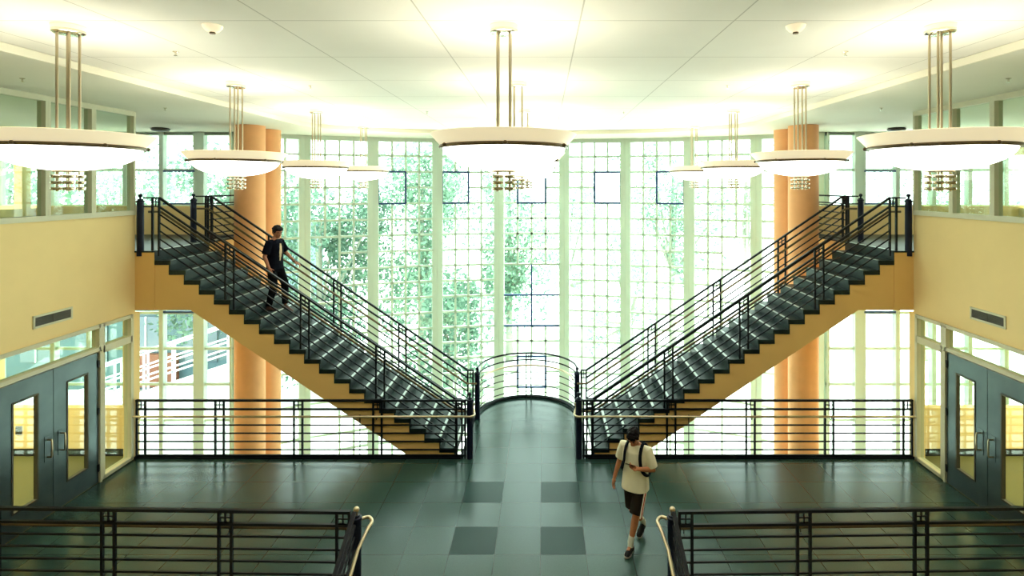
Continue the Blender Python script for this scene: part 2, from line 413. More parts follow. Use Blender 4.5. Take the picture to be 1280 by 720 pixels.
# ------------------------------------------------------------------ columns
for x, y, r, lab in ((-6.24,12.32,.315,'front orange plaster column behind the left staircase'), (-6.33,13.25,.31,'rear orange column half hidden behind the front column on the left'),
                  (6.18,12.32,.315,'front orange plaster column behind the right staircase'), (6.24,13.25,.31,'rear orange column half hidden behind the front column on the right')):
    h = SOF-LOW
    o = MB().lathe([(0,0),(r+.02,0),(r+.02,.12),(r,.14),(r,h-.03),(r,h),(0,h)], n=48).build('round_column', M['column'], None, True)
    o.location = (x,y,LOW); tag(o, lab, 'column', 'round orange columns')
# ------------------------------------------------------------------ staircases
def staircase(sx):
    n = SIDE[sx]; t = empty('staircase', (sx*X0, D1, 0))
    tag(t, f'{n} straight staircase with dark slate steps on a yellow plaster slab', 'staircase', 'mirrored staircases')
    ya, yb = D1+.02, D2-.02
    # plaster body: stepped top, sloping underside
    poly = [(X0-.001, LAND-RISE-.08)]
    for k in range(1, 21):
        z = LAND-k*RISE-.078
        poly += [(X0-(k-1)*RUN, z), (X0-k*RUN, z)]
    poly += [(X0-20*RUN, 0.0), (2.07, 0.0), (6.13, 2.71), (X0-.001, 2.71)]
    poly = [(sx*x, z) for x, z in poly]
    b = MB().prism(poly, 'y', ya, yb).build('stair_slab', M['fascia']); under(b, t)
    for k in range(1, 22):
        z = LAND-k*RISE; xa = X0-(k-1)*RUN; xb = X0-k*RUN
        m = MB()
        if k < 21:
            a, c_ = sorted((sx*(xa+.012), sx*(xb-.02))); m.box(a, c_, ya-.015, yb+.015, z-.08, z)
        a, c_ = sorted((sx*(xa-.008), sx*(xa+.012))); m.box(a, c_, ya-.013, yb+.013, z-.02 if k < 21 else 0, z+RISE-.005)
        s_ = m.build('step', M['step']); under(s_, t)
        if k < 21:
            a, c_ = sorted((sx*(xb-.012), sx*(xb+.035)))
            ns = MB().box(a, c_, ya+.06, yb-.06, z-.002, z+.004).build('nosing_strip', M['nosing'])
            ns.parent = s_; ns.location = (0,0,0)
            ns.location = -Vector(t.location)-Vector(s_.location)
            # the nosing above the top riser
    a, c_ = sorted((sx*(X0+.05), sx*(X0-.012)))
    a, c_ = sorted((sx*(X0+.05), sx*(X0+.001))); struct(MB().box(a, c_, ya+.06, yb-.06, LAND-.002, LAND+.004), f'trim_{5+(sx > 0)}', M['nosing'])
    return t
for sx in (-1,1): staircase(sx)
# ------------------------------------------------------------------ railings
BARS = [.76,.61,.46,.31,.16]
def newel(x, y, z, h, lab, drop=0):
    t = empty('newel_post', (x,y,z)); tag(t, lab, 'newel post', 'ball-topped newel posts')
    r = .058
    MB().lathe([(0,-drop),(r,-drop),(r,h-.17),(r*1.15,h-.165),(r*1.15,h-.14),(r*.8,h-.13),(r*.8,h-.11),(0,h-.11)], n=20).build('shaft', M['newel'], t, True)
    MB().lathe([(0,h-.11),(.02,h-.11),(.017,h-.085),(.02,h-.078),(0,h-.07)], n=14).ball((0,0,h-.048), .036).build('ball_finial', M['newel'] if z > 3 or y > 7 else M['brass'], t, True)
    return t
def railing(name, lab, A, B, pairs, group, hand=-.09, bars=BARS, top=1.06, bottom=.03, handmat='brass', hand_ext=None, post_base=None, gap=.155, solo=(), cat='railing', hh=.80):
    """A, B: base-line ends; pairs: distances (horizontal) of the double posts"""
    A, B = Vector(A), Vector(B); t = empty(name, A); tag(t, lab, cat, group)
    hz = Vector((B.x-A.x, B.y-A.y, 0)); L = hz.length; u = hz/L; sl = (B.z-A.z)/L; nrm = Vector((u.y, -u.x, 0))
    P = lambda s_, h, off=0: u*s_ + Vector((0,0,sl*s_+h)) + nrm*off
    bk = M['black']
    MB().bar(P(0,top), P(L,top), .045, .035).build('top_rail', bk, t)
    MB().bar(P(0,top-.16), P(L,top-.16), .035, .03).build('upper_rail', bk, t)
    for h in bars: MB().bar(P(0,h), P(L,h), .02, .022).build('bar', bk, t)
    if bottom is not None: MB().bar(P(0,bottom+.02), P(L,bottom+.02), .03, .04).build('bottom_rail', bk, t)
    for s_ in pairs:
        for q in (-gap/2, gap/2):
            x = min(max(s_+q, .015), L-.015); zb = sl*x + (0 if post_base is None else 0)
            z0 = post_base(x) if post_base else zb
            MB().bar((u*x)+Vector((0,0,z0)), (u*x)+Vector((0,0,sl*x+top)), .032, .032, up=nrm).build('post', bk, t)
        g = MB(); a, b = max(s_-gap/2, .015), min(s_+gap/2, L-.015); m = (a+b)/2
        g.bar(P(a,top-.08), P(b,top-.08), .018, .016); g.bar(P(m,top-.16), P(m,top), .016, .018, up=nrm)
        g.bar(P(a,top-.16), P(b,top-.16), .034, .03)
        g.build('square_grid_panel', bk, t)
    for s_ in solo:
        MB().bar(P(s_,bottom or 0), P(s_,hh), .014, .014, up=nrm).build('baluster', bk, t)
    if hand:
        pts = [P(0,hh,-hand), P(L,hh,-hand)]
        if hand_ext: pts = hand_ext(pts)
        h_ = MB().tube(pts, .021, 10).build('handrail', M[handmat], t, True)
        for s_ in pairs:
            x = min(max(s_, .05), L-.05)
            m = MB().tube([P(x,hh-.06,0), P(x,hh-.06,-hand*.8), P(x,hh-.015,-hand)], .007, 6).build('bracket', M['black'], h_)
    return t
def smooth_pts(p, n=6):
    out = []
    p = [Vector(q) for q in p]
    for i in range(len(p)-1):
        p0, p1, p2, p3 = p[max(i-1,0)], p[i], p[i+1], p[min(i+2,len(p)-1)]
        for k in range(n):
            t_ = k/n
            out.append(.5*((2*p1)+(-p0+p2)*t_+(2*p0-5*p1+4*p2-p3)*t_*t_+(-p0+3*p1-3*p2+p3)*t_**3))
    out.append(p[-1]); return out
for sx in (-1, 1):
    n = SIDE[sx]
    # far floor railing, from side wall to newel; handrail wraps round the newel
    A = (sx*(WX-.02), D1, 0); L = WX-.02-1.06
    prs = [.09, 1.53, 2.97, 4.42, L-.10]
    ext = lambda p: [p[0]] + smooth_pts([p[1]-Vector((-sx*.3,0,0))*1, p[1], p[1]+Vector((-sx*.09,0,0)), p[1]+Vector((-sx*.14,.07,.0)), p[1]+Vector((-sx*.13,.16,.03)), p[1]+Vector((-sx*.10,.20,.10)), p[1]+Vector((-sx*.13,.22,.16))], 5)
    railing('railing', f'black bar railing along the main floor edge under the {n} staircase', A, (sx*1.06, D1, 0), prs, 'black metal railings', hand=(-.09*sx if sx < 0 else .09*-1)*1 if False else (-.09 if sx > 0 else .09)*-1, hand_ext=ext, solo=(L-.10-1.30-.55,))
    newel(sx*1.0, D1+.01, 0, 1.22, f'{n} newel post at the near corner of the bridge', .1)
    newel(sx*1.07, D2+.06, 0, 1.12, f'{n} newel post where the curved bridge railing starts', .1)
    # near floor railing, slightly skewed, at the head of the stairs going down
    A = (sx*(WX-.02), NR+.10, 0); B = (sx*1.99, NR, 0); L = WX-.02-1.99
    railing('railing', f'nearest black bar railing, from the {n} wall to the stair head', A, B, [L-.09-1.45*k for k in range(4)], 'black metal railings', top=1.02, bars=[.71,.56,.41,.26,.11], hh=.77, hand=-.09*sx*1.0, handmat='bronze')
    newel(sx*1.92, NR, 0, 1.10, f'{n} newel post with bright ball top at the near stair head')
    # short sloping rail of the stairs going down towards the viewer
    def ext2(p, sx=sx):
        st = p[0]; 
        return smooth_pts([st+Vector((sx*.08,.15,.05)), st+Vector((sx*.0,.19,.05)), st+Vector((-sx*.06,.13,.03)), st+Vector((-sx*.04,.02,.0)), st+Vector((-sx*.0,-.2,-.10))], 6) + [p[1]]
    railing('railing', f'{n} sloping railing of the stairs descending towards the viewer', (sx*1.92, NR-.07, 0), (sx*1.92, 4.4, -(NR-.07-4.4)*.5), [2.1], 'black metal railings', hand=-.11*sx, hand_ext=ext2, bottom=.05, cat='stair railing', hh=.84)
    # flight railings
    xa, xb = sx*6.88, sx*1.10
    sl = (4.77-1.07)/(6.72-1.26)
    zat = lambda X: 4.77-sl*(6.72-abs(X))-1.06
    def tread(xabs):
        k = math.ceil((X0-xabs)/RUN); return LAND-max(0, min(21, k))*RISE
    for yy, nm in ((D1+.045, 'near'), (D2-.02, 'far')):
        A = (sx*6.72, yy, zat(6.72)); B = (sx*1.26, yy, zat(1.26))
        top_z = A[2]
        pb = lambda s_, top_z=top_z: tread(6.72-s_)-top_z
        hs = (1 if nm == 'near' else -1)*(-sx)
        hand = .08*(-1)*hs*-1
        pairs = [1.30+1.385*k for k in range(3)]
        t = railing('stair_railing', f'{nm} side sloping railing of the {n} staircase', A, B, pairs, 'black metal railings', hand=hand*-1 if False else hand, bottom=None, post_base=pb, handmat='bronze', cat='stair railing',
            hand_ext=lambda p, sx=sx: [p[0]+Vector((sx*.25,0,.0)), p[0]+Vector((sx*.02,0,0)), p[1], p[1]+Vector((-sx*.2,0,0))])
        # level end pieces with the double posts
        loc = Vector(t.location)
        for (x1, x2, base, h) in ((6.84, 6.72, LAND, .97), (1.26, 1.15, 0, 1.07)):
            for x in (x1, x2):
                under(MB().bar((sx*x, yy, base-(.1 if nm == 'near' and base > 1 else 0)), (sx*x, yy, base+h), .032, .032, up=(0,1,0)).build('post', M['black']), t)
            g = MB(); m = (x1+x2)/2
            for dz in (0, .08, .16): g.bar((sx*(x1+.0), yy, base+h-dz), (sx*(x2), yy, base+h-dz), .03, .02 if dz else .03)
            g.bar((sx*m, yy, base+h), (sx*m, yy, base+h-.16), .016, .018, up=(0,1,0))
            under(g.build('square_grid_panel', M['black']), t)
        xn = 7.06 if nm == 'near' else 7.10
        for h_ in (.97, .81): under(MB().bar((sx*(xn-.05), yy, LAND+h_), (sx*6.84, yy, LAND+h_), .03, .028).build('end_rail', M['black']), t)
    newel(sx*7.055, D1+.03, LAND, 1.06, f'newel post at the head of the {n} staircase beside the wall corner', .1)
    newel(sx*7.10, D2-.02, LAND, 1.04, f'newel post at the far corner of the {n} upper landing')
    railing('railing', f'short level railing on the {n} upper landing behind the stairs', (sx*6.84, D2+.05, LAND), (sx*6.84, 13.42, LAND), [.08, 1.62], 'black metal railings', hand=0, top=.97)
# curved railing of the bridge
t = empty('curved_railing', (0, 11.85, 0)); tag(t, 'curved railing around the rounded end of the bridge at the window', 'railing', 'black metal railings')
def arcp(r, z, a0=0, a1=180, n=28): return [(r*math.cos(R(a0+(a1-a0)*k/n)), r*math.sin(R(a0+(a1-a0)*k/n)), z) for k in range(n+1)]
MB().tube(arcp(1.07, 1.06), .021, 8).build('top_rail', M['black'], t, True)
MB().tube(arcp(1.07, .90), .016, 8).build('upper_rail', M['black'], t, True)
for h in BARS: MB().tube(arcp(1.07, h), .011, 6).build('bar', M['black'], t, True)
MB().tube(arcp(1.07, .04), .02, 8).build('bottom_rail', M['black'], t, True)
hr = MB().tube(arcp(.985, .80), .021, 10).build('handrail', M['brass'], t, True)
for a in (3, 87, 93, 177):
    x, y = 1.07*math.cos(R(a)), 1.07*math.sin(R(a))
    MB().bar((x,y,0),(x,y,1.06),.028,.028,up=(0,1,0)).build('post', M['black'], t)
MB().bar((-.056,1.069,.98),(.056,1.069,.98),.018,.016).bar((0,1.07,.9),(0,1.07,1.06),.016,.018,up=(0,1,0)).build('square_grid_panel', M['black'], t)
# stairs going down towards the viewer, between the near railings
t = empty('lower_staircase', (0, 6.62, 0)); tag(t, 'dark flight of steps going down towards the viewer between the near railings', 'staircase')
for k in range(1, 16): MB().box(-1.98, 1.98, -.30*k, -.30*(k-1), -.17*k-.12, -.17*k+.0).build('step', M['step'], t)
m = MB()
for sx in (-1,1): m.prism([(0,-.02),(0,-.45),(-4.5,-3.0),(-4.5,-2.58)], 'x', sx*1.98, sx*2.03)
m.build('stringer', M['plaster'], t)
# ------------------------------------------------------------------ pendant lamps
def make_pendant():
    t = empty('bowl_pendant', (0,0,EYE)); q = .055; top = CEI-EYE
    MB().lathe([(0,top-.075),(.11,top-.075),(.125,top-.065),(.125,top-.03)], n=32).build('canopy', M['chrome'], t, True)
    MB().lathe([(.126,top-.045),(.127,top-.005),(0,top-.002)], n=32).build('canopy_ring', M['rim'], t, True)
    for x in (-1,1):
        for y in (-1,1):
            MB().tube([(x*q,y*q,.06),(x*q,y*q,top-.07)], .011, 10).build('stem', M['brass'], t, True)
    MB().lathe([(.555,.355),(.60,.40),(.655,.465),(.640,.470),(.585,.405),(.54,.365)], n=64).build('rim', M['rim'], t, True)
    pr = [(.55*math.sin(R(a)), .355-.215*math.cos(R(a))) for a in range(0, 91, 6)]
    pi = [(r*.98, z+.008) for r, z in pr[::-1]]
    b = MB().lathe(pr+pi, n=64).build('glass_bowl', M['bowl'], t, True)
    rg = MB().lathe([(.553,.335),(.575,.335),(.582,.35),(.575,.365),(.553,.365)], n=64).build('brass_ring', M['bronze'], t, True)
    for k in range(6):
        a = R(60*k+35); MB().ball((.585*math.cos(a), .585*math.sin(a), .352), .02, (1,1,.9), 10, 6).build('clip', M['bronze'], rg, True)
    MB().lathe([(0,.15),(.11,.15),(.115,.14),(.11,.13),(0,.13)], n=24).build('lower_plate', M['brass'], t, True)
    m = MB(); 
    for x in (-1,1):
        for y in (-1,1):
            m.tube([(x*q,y*q,.14),(x*q,y*q,-.045)], .012, 8)
            for z in (.09, .035, -.02): m.lathe([(.012,-.014),(.045,-.014),(.048,0),(.045,.014),(.012,.014)], (x*q,y*q,z), 14)
    m.build('finial_cluster', M['chrome'], t, True)
    return t
def copy_tree(o, parent=None):
    c_ = o.copy(); C.objects.link(c_); c_.parent = parent
    for ch in o.children: copy_tree(ch, c_)
    return c_
proto = make_pendant()
names = {-3.93: 'left', 0.0: 'middle', 3.93: 'right'}
rown = ['nearest', 'second', 'third', 'farthest']
first = True
for j in range(4):
    for x in (-3.93, 0.0, 3.93):
        o = proto if first else copy_tree(proto); first = False
        o.location = (x, 4.95+2.70*j, EYE)
        tag(o, f'{rown[j]} glowing bowl pendant of the {names[x]} row, on four stems', 'pendant lamp', 'bowl pendants in three rows')
        ld = bpy.data.lights.new('pendant_light', 'POINT'); ld.energy = 4; ld.color = (1, .92, .78); ld.shadow_soft_size = .12
        lo = bpy.data.objects.new('pendant_light', ld); C.objects.link(lo); lo.parent = o; lo.location = (0,0,.36)
        lo.location = (0,.0,.38)
# ceiling devices
for sx in (-1,1):
    for k, (x, y, z) in enumerate(((2.63, 4.95, CEI),)):
        t = MB().lathe([(0,0),(.085,0),(.08,-.02),(.055,-.05),(.03,-.06),(0,-.06)], n=24).build('smoke_detector', M['rim'], None, True); t.location = (sx*x,y,z)
        MB().lathe([(0,-.06),(.025,-.06),(.025,-.075),(0,-.078)], n=14).build('sensor_cap', M['bronze'], t, True)
        tag(t, f'tan domed smoke detector on the ceiling between the {SIDE[sx]} and middle lamps', 'smoke detector')
    t = MB().lathe([(0,0),(.16,0),(.20,-.03),(.17,-.07),(.05,-.09),(0,-.09)], n=28).build('ceiling_speaker', M['grille'], None, True); t.location = (sx*8.55, 12.75, SOF)
    tag(t, f'dark round ceiling fitting above the {SIDE[sx]} upper landing', 'ceiling fitting')
    spots = [(3.6,5.9,CEI,'beside the nearest lamp'),(6.2,6.9,SOF,'on the soffit by the wall glass'),(3.0,7.9,CEI,'near the second lamp'),(6.2,9.5,SOF,'on the soffit near the column'),(1.9,10.6,CEI,'near the third lamp')]
    for x,y,z,w in spots:
        t = MB().lathe([(0,0),(.03,0),(.03,-.006),(.01,-.012),(.01,-.04),(.022,-.045),(0,-.047)], n=12).build('ceiling_sprinkler', M['chrome'], None, True); t.location = (sx*x,y,z)
        tag(t, f'small sprinkler head {w}, {SIDE[sx]} side of the ceiling', 'sprinkler', 'ceiling sprinklers')
# ------------------------------------------------------------------ people
def blob(mb, name, m, parent, vox=.01, it=3):
    me = bpy.data.meshes.new('tmp'); me.from_pydata([tuple(v) for v in mb.v], [], mb.f)
    o = bpy.data.objects.new('tmp', me); C.objects.link(o)
    r = o.modifiers.new('r', 'REMESH'); r.mode = 'VOXEL'; r.voxel_size = vox
    s_ = o.modifiers.new('s', 'SMOOTH'); s_.iterations = it; s_.factor = .5
    dg = bpy.context.evaluated_depsgraph_get(); dg.update()
    me2 = bpy.data.meshes.new_from_object(o.evaluated_get(dg)); me2.name = name
    bpy.data.objects.remove(o); bpy.data.meshes.remove(me)
    for p in me2.polygons: p.use_smooth = True
    me2.materials.clear(); me2.materials.append(m)
    o = bpy.data.objects.new(name, me2); C.objects.link(o); o.parent = parent
    return o
def limb(mb, pts, rs, n=16):
    mb.tube(pts, rs, n)
    for p, r in zip(pts, rs): mb.ball(p, r*.99, n=14, m=8)
def loft(mb, rings, n=24):
    vs = []; fs = []
    for (c_, a, b) in rings:      # half depth a (x), half width b (y); centre c_
        for k in range(n):
            t_ = 2*math.pi*k/n
            vs.append((c_[0]+a*math.copysign(abs(math.cos(t_))**.85, math.cos(t_)), c_[1]+b*math.copysign(abs(math.sin(t_))**.85, math.sin(t_)), c_[2]))
    for i in range(len(rings)-1):
        for k in range(n): fs.append((i*n+k, i*n+(k+1) % n, (i+1)*n+(k+1) % n, (i+1)*n+k))
    fs += [tuple(range(n-1,-1,-1)), tuple((len(rings)-1)*n+k for k in range(n))]
    mb.add(vs, fs)
def hand(mb, wrist, d, nrm, side, curl=.5, spread=.0):
    """d: direction to the fingertips, nrm: palm normal (fingers curl towards it), side: direction of the thumb"""
    w = Vector(wrist); d = Vector(d).normalized(); nrm = Vector(nrm); nrm = (nrm-d*nrm.dot(d)).normalized()
    sd = Vector(side); sd = (sd-d*sd.dot(d)-nrm*sd.dot(nrm)).normalized()
    for k, off in enumerate((.027,.009,-.009,-.027)):
        mb.tube([w+sd*off*.6, w+d*.05+sd*off*.95, w+d*.088+sd*off], [.014,.014,.0115], 10); mb.ball(w+d*.088+sd*off, .0115, n=10, m=6)
    mb.ball(w+d*.045, .03, (1,1,1), 12, 8)
    for k, (off, ln) in enumerate(((.027,.070),(.009,.079),(-.009,.073),(-.027,.056))):
        p = w+d*.088+sd*off; dd = d.copy(); pts = [p]
        for s_, fr in enumerate((.45,.30,.25)):
            ang = curl*(.5+.35*s_)
            dd = (dd*math.cos(ang)+nrm*math.sin(ang)).normalized(); p = p+dd*ln*fr*1.05; pts.append(p)
            nrm2 = nrm
        limb(mb, pts, [.0095,.009,.0083,.0072], 8)
    p = w+d*.025+sd*.03; td = (d*.6+sd*.7+nrm*.35).normalized(); td2 = (d*.85+sd*.25+nrm*.5).normalized()
    limb(mb, [w+d*.01+sd*.012, p, p+td*.035, p+td*.035+td2*.028], [.015,.013,.0105,.0085], 8)
def head(mb, c_, rot, scale=1.0):
    """head blobs round centre c_, facing +x before rot"""
    c_ = Vector(c_)
    T = lambda x,y,z: c_+rot@Vector((x,y,z))*scale
    mb.ball(T(-.012,0,.022), .1*scale, (.98,.79,.98), 20, 14, rot)
    mb.ball(T(.022,0,-.035), .075*scale, (.92,.80,1.08), 18, 12, rot)
    mb.ball(T(.06,0,-.088), .032*scale, (.9,1.15,.7), 12, 8, rot)
    mb.ball(T(.055,0,.03), .05*scale, (.75,1.3,.55), 14, 8, rot)         # brow
    mb.tube([T(.085,0,.015), T(.10,0,-.008), T(.112,0,-.025)], [.008*scale,.012*scale,.015*scale], 10); mb.ball(T(.110,0,-.026), .015*scale, n=10, m=8)
    for s_ in (-1,1):
        mb.ball(T(.103,s_*.012,-.028), .009*scale, n=8, m=6)
        mb.ball(T(-.005,s_*.080,-.005), .03*scale, (.65,.32,1.05), 12, 8, rot)  # ear
        mb.ball(T(.060,s_*.036,-.022), .028*scale, (.8,.9,.8), 10, 8, rot)   # cheek
    mb.ball(T(.092,0,-.056), .02*scale, (.55,1.1,.42), 12, 8, rot)
    mb.ball(T(.089,0,-.066), .018*scale, (.55,1.0,.42), 12, 8, rot)
    return T
def face_parts(T, rot, parent, scale=1.0):
    e = MB()
    for s_ in (-1,1): e.ball(T(.084,s_*.031,.004), .011*scale, (.7,1.3,.6), 10, 8, rot)
    e.build('eyes', M['eye'], parent, True)
    b = MB()
    for s_ in (-1,1): b.tube([T(.094,s_*.015,.024), T(.093,s_*.032,.029), T(.082,s_*.048,.024)], .0045*scale, 6)
    b.build('eyebrows', M['hair'], parent, True)
    MB().ball(T(.103,0,-.058), .018*scale, (.25,1.05,.2), 12, 8, rot).ball(T(.100,0,-.066), .016*scale, (.25,1.0,.24), 12, 8, rot).build('lips', M['lips'], parent, True)
def hairdo(T, rot, parent, seed, scale=1.0, fringe=.03):
    rd = random.Random(seed); h = MB()
    h.ball(T(-.026,0,.040), .105*scale, (.98,.86,.92), 22, 14, rot)
    h.ball(T(-.055,0,-.01), .075*scale, (.85,1.02,1.0), 16, 10, rot)
    for k in range(70):
        a = rd.uniform(0, 2*math.pi); el = rd.uniform(.05, 1.4)
        x, y, z = math.cos(a)*math.cos(el), math.sin(a)*math.cos(el), math.sin(el)
        if x > .35 and z < .35: z = .42
        h.ball(T(-.024+.100*x, .086*y, .040+.094*z), rd.uniform(.013,.024)*scale, (1.2,.9,.8), 8, 6, rot)
    for k in range(9):
        y = -.052+.013*k; h.tube([T(.045,y,.105), T(.078,y*1.05,.088), T(.094-abs(y)*.45,y*1.08,.066-fringe*rd.uniform(.3,.8))], [.016*scale,.014*scale,.007*scale], 8)
    for s_ in (-1,1): h.tube([T(.0,s_*.079,.05), T(.012,s_*.081,.015), T(.014,s_*.079,-.012)], [.02*scale,.014*scale,.008*scale], 8)
    return blob(h, 'hair', M['hair'], parent, .006, 2)
def shoe(mb, heel, toe, w=.047, h=.06):
    heel, toe = Vector(heel), Vector(toe); d = (toe-heel); L = d.length; d.normalize()
    up = Vector((0,0,1)); up = (up-d*up.dot(d)).normalized(); sd = d.cross(up)
    prof = [(0,.7,.5),(.06,.9,1.0),(.2,.95,1.15),(.4,.9,1.0),(.6,1.0,.78),(.8,1.0,.62),(.95,.75,.48),(1,.4,.3)]
    rings = []; n = 16; vs = []; fs = []
    for t_, ww, hh in prof:
        c_ = heel+d*L*t_
        for k in range(n):
            a = 2*math.pi*k/n; y = math.cos(a)*w*ww; z = math.sin(a)
            z = z*h*hh if z > 0 else z*.012
            vs.append(c_+sd*y+up*(z+.012))
    for i in range(len(prof)-1):
        for k in range(n): fs.append((i*n+k, i*n+(k+1) % n, (i+1)*n+(k+1) % n, (i+1)*n+k))
    fs += [tuple(range(n-1,-1,-1)), tuple((len(prof)-1)*n+k for k in range(n))]
    mb.add(vs, fs)
def sole(mb, heel, toe, w=.05):
    heel, toe = Vector(heel), Vector(toe); d = (toe-heel); L = d.length; d.normalize()
    up = Vector((0,0,1)); up = (up-d*up.dot(d)).normalized(); sd = d.cross(up)
    out = [(-.02,.5),(.05,.85),(.25,.8),(.5,.85),(.75,1.0),(.95,.7),(1.02,.3)]
    pl = [heel+d*L*t_+sd*w*x for t_, x in out]+[heel+d*L*t_-sd*w*x for t_, x in out[::-1]]
    n = len(pl); mb.add([p for p in pl]+[p+up*.022 for p in pl], [tuple(range(n)), tuple(range(2*n-1,n-1,-1))]+[(i,(i+1)%n,(i+1)%n+n,i+n) for i in range(n)])
# --- walker with the phone (local +x = forward, +y = his left)
W = empty('person', (1.65, 7.72, 0), math.atan2(-.87,-.5)); W.scale = (.955,)*3; tag(W, 'person in cream T-shirt and dark shorts walking with a backpack, looking down at a phone', 'person')
hips = (0,0,.90)
b = MB()
loft(b, [((0,0,.80),.09,.13),((0,0,.88),.11,.16),((.0,0,.98),.10,.145),((.0,0,1.10),.10,.14),((.005,0,1.24),.115,.165),((.0,0,1.34),.105,.175),((-.005,0,1.41),.075,.12),((0,0,1.45),.055,.06)])
limb(b, [(0,0,1.40),(.03,0,1.47),(.055,0,1.52)], [.06,.054,.052])
hr_ = Matrix.Rotation(R(34), 3, 'Y')
T = head(b, (.098,0,1.558), hr_, .98)
LL = [(.0,.09,.86),(.17,.07,.49),(.265,.02,.11)]; RL = [(.0,-.09,.86),(.03,-.045,.47),(-.235,.03,.165)]
for Lg in (LL, RL):
    h_, k_, a_ = [Vector(p) for p in Lg]
    limb(b, [h_, h_.lerp(k_,.5), k_], [.088,.072,.054]); mid = k_.lerp(a_,.32)-Vector((.012,0,0))
    limb(b, [k_, mid, k_.lerp(a_,.7), a_], [.052,.055,.040,.034])
b.tube([(.265,.02,.11),(.27,.02,.06),(.36,.02,.045)], [.036,.036,.03], 12); b.tube([(-.235,.03,.165),(-.24,.03,.12),(-.17,.03,.07)], [.036,.034,.03], 12)
RA = [(0,-.185,1.37),(-.03,-.265,1.11),(.05,-.315,.875)]; LA = [(0,.185,1.37),(.0,.265,1.11),(.215,.115,1.175)]
for Ar in (RA, LA):
    s_, e_, w_ = [Vector(p) for p in Ar]
    limb(b, [s_, s_.lerp(e_,.5), e_], [.055,.045,.038]); limb(b, [e_, e_.lerp(w_,.3), w_], [.038,.038,.026])
hand(b, RA[2], (.25,-.10,-1), (.1,1,0), (1,.0,.2), .45)
hand(b, LA[2], (.35,-.85,.28), (.45,.1,1), (.8,.4,-.2), .85)
body = blob(b, 'body', M['skin'], W, .006, 3)
face_parts(T, hr_, W, .98); hairdo(T, hr_, W, 3, .99, .05)
sh = MB()
loft(sh, [((.02,0,.79),.165,.205),((.01,0,.90),.15,.197),((0,0,1.05),.135,.185),((.0,0,1.20),.14,.195),((0,0,1.33),.125,.20),((-.005,0,1.41),.085,.13),((0,0,1.435),.064,.08)])
for Ar, fr in ((RA, .80), (LA, .88)):
    s_, e_ = Vector(Ar[0]), Vector(Ar[1]); q = s_.lerp(e_, fr)
    sh.tube([s_+(s_-e_)*.02+Vector((0,-.4*s_.y,.0)), s_, s_.lerp(e_,.4), q], [.06,.075,.078,.080], 18)
blob(sh, 'shirt', M['tee'], W, .009, 5)
so = MB()
loft(so, [((0,0,.72),.11,.16),((0,0,.82),.13,.18),((0,0,.93),.12,.165)])
for Lg, end in ((LL, 1.0), (RL, .93)):
    h_, k_ = Vector(Lg[0]), Vector(Lg[1]); so.tube([h_+Vector((0,0,.0)), h_.lerp(k_,.5), h_.lerp(k_,end)], [.10,.10,.098], 18)
blob(so, 'shorts', M['shorts'], W, .009, 4)
h_, k_ = Vector(LL[0]), Vector(LL[1])
for off, mm, nm in ((.026,'wstripe','white_stripe'), (.044,'red','red_stripe'), (.060,'wstripe','white_stripe')):
    st = MB(); pts = [h_.lerp(k_, t_)+Vector((off+.012, math.sqrt(max(.104**2-off**2, 0)), 0)) for i, t_ in enumerate((.02,.2,.4,.6,.8,1.0))]
    for a, c_ in zip(pts, pts[1:]): st.bar(a, c_, .018, .012, up=(0,1,0))
    st.build(nm, M[mm], W)
sk = MB(); sk.tube([(.238,.033,.21),(.262,.021,.12),(.268,.02,.07)], [.045,.042,.042], 14); sk.build('sock', M['sock'], W, True)
sk = MB(); sk.tube([(-.17,.015,.245),(-.23,.03,.17),(-.235,.03,.12)], [.045,.042,.042], 14); sk.build('sock', M['sock'], W, True)
for he, to in (((.205,.02,.012),(.455,.03,.012)), ((-.275,.03,.105),(-.06,.02,.008))):
    m = MB(); shoe(m, he, to); o = m.build('shoe', M['shoe'], W, True); m = MB(); sole(m, he, to); m.build('sole', M['sole'], o)
# straps follow the shirt front
bp = empty('backpack', W.location, W.rotation_euler.z); bp.scale = W.scale; tag(bp, 'dark backpack worn by the person in the cream T-shirt', 'backpack')
g = MB(); loft(g, [((-.20,0,.93),.05,.12),((-.21,0,.98),.075,.15),((-.215,0,1.15),.085,.155),((-.205,0,1.30),.075,.145),((-.19,0,1.37),.045,.11)]); blob(g, 'bag_body', M['strap'], bp, .012, 4)
g = MB(); loft(g, [((-.285,0,1.00),.03,.10),((-.295,0,1.08),.035,.115),((-.285,0,1.17),.03,.11)]); blob(g, 'front_pocket', M['strap'], bp, .012, 3)
for s_ in (-1,1):
    m = MB(); pts = smooth_pts([(-.13,s_*.09,1.36),(-.07,s_*.105,1.435),(.0,s_*.11,1.447),(.085,s_*.115,1.405),(.138,s_*.118,1.33),(.15,s_*.125,1.22),(.142,s_*.15,1.12),(.09,s_*.185,1.05),(-.02,s_*.20,1.0),(-.14,s_*.15,.98)], 4)
    ctr = Vector((0,0,1.2))
    for a, c_ in zip(pts, pts[1:]):
        up = ((a+c_)/2-ctr); m.bar(a, c_, .045, .014, up=up)
    m.build('shoulder_strap', M['strap'], bp)
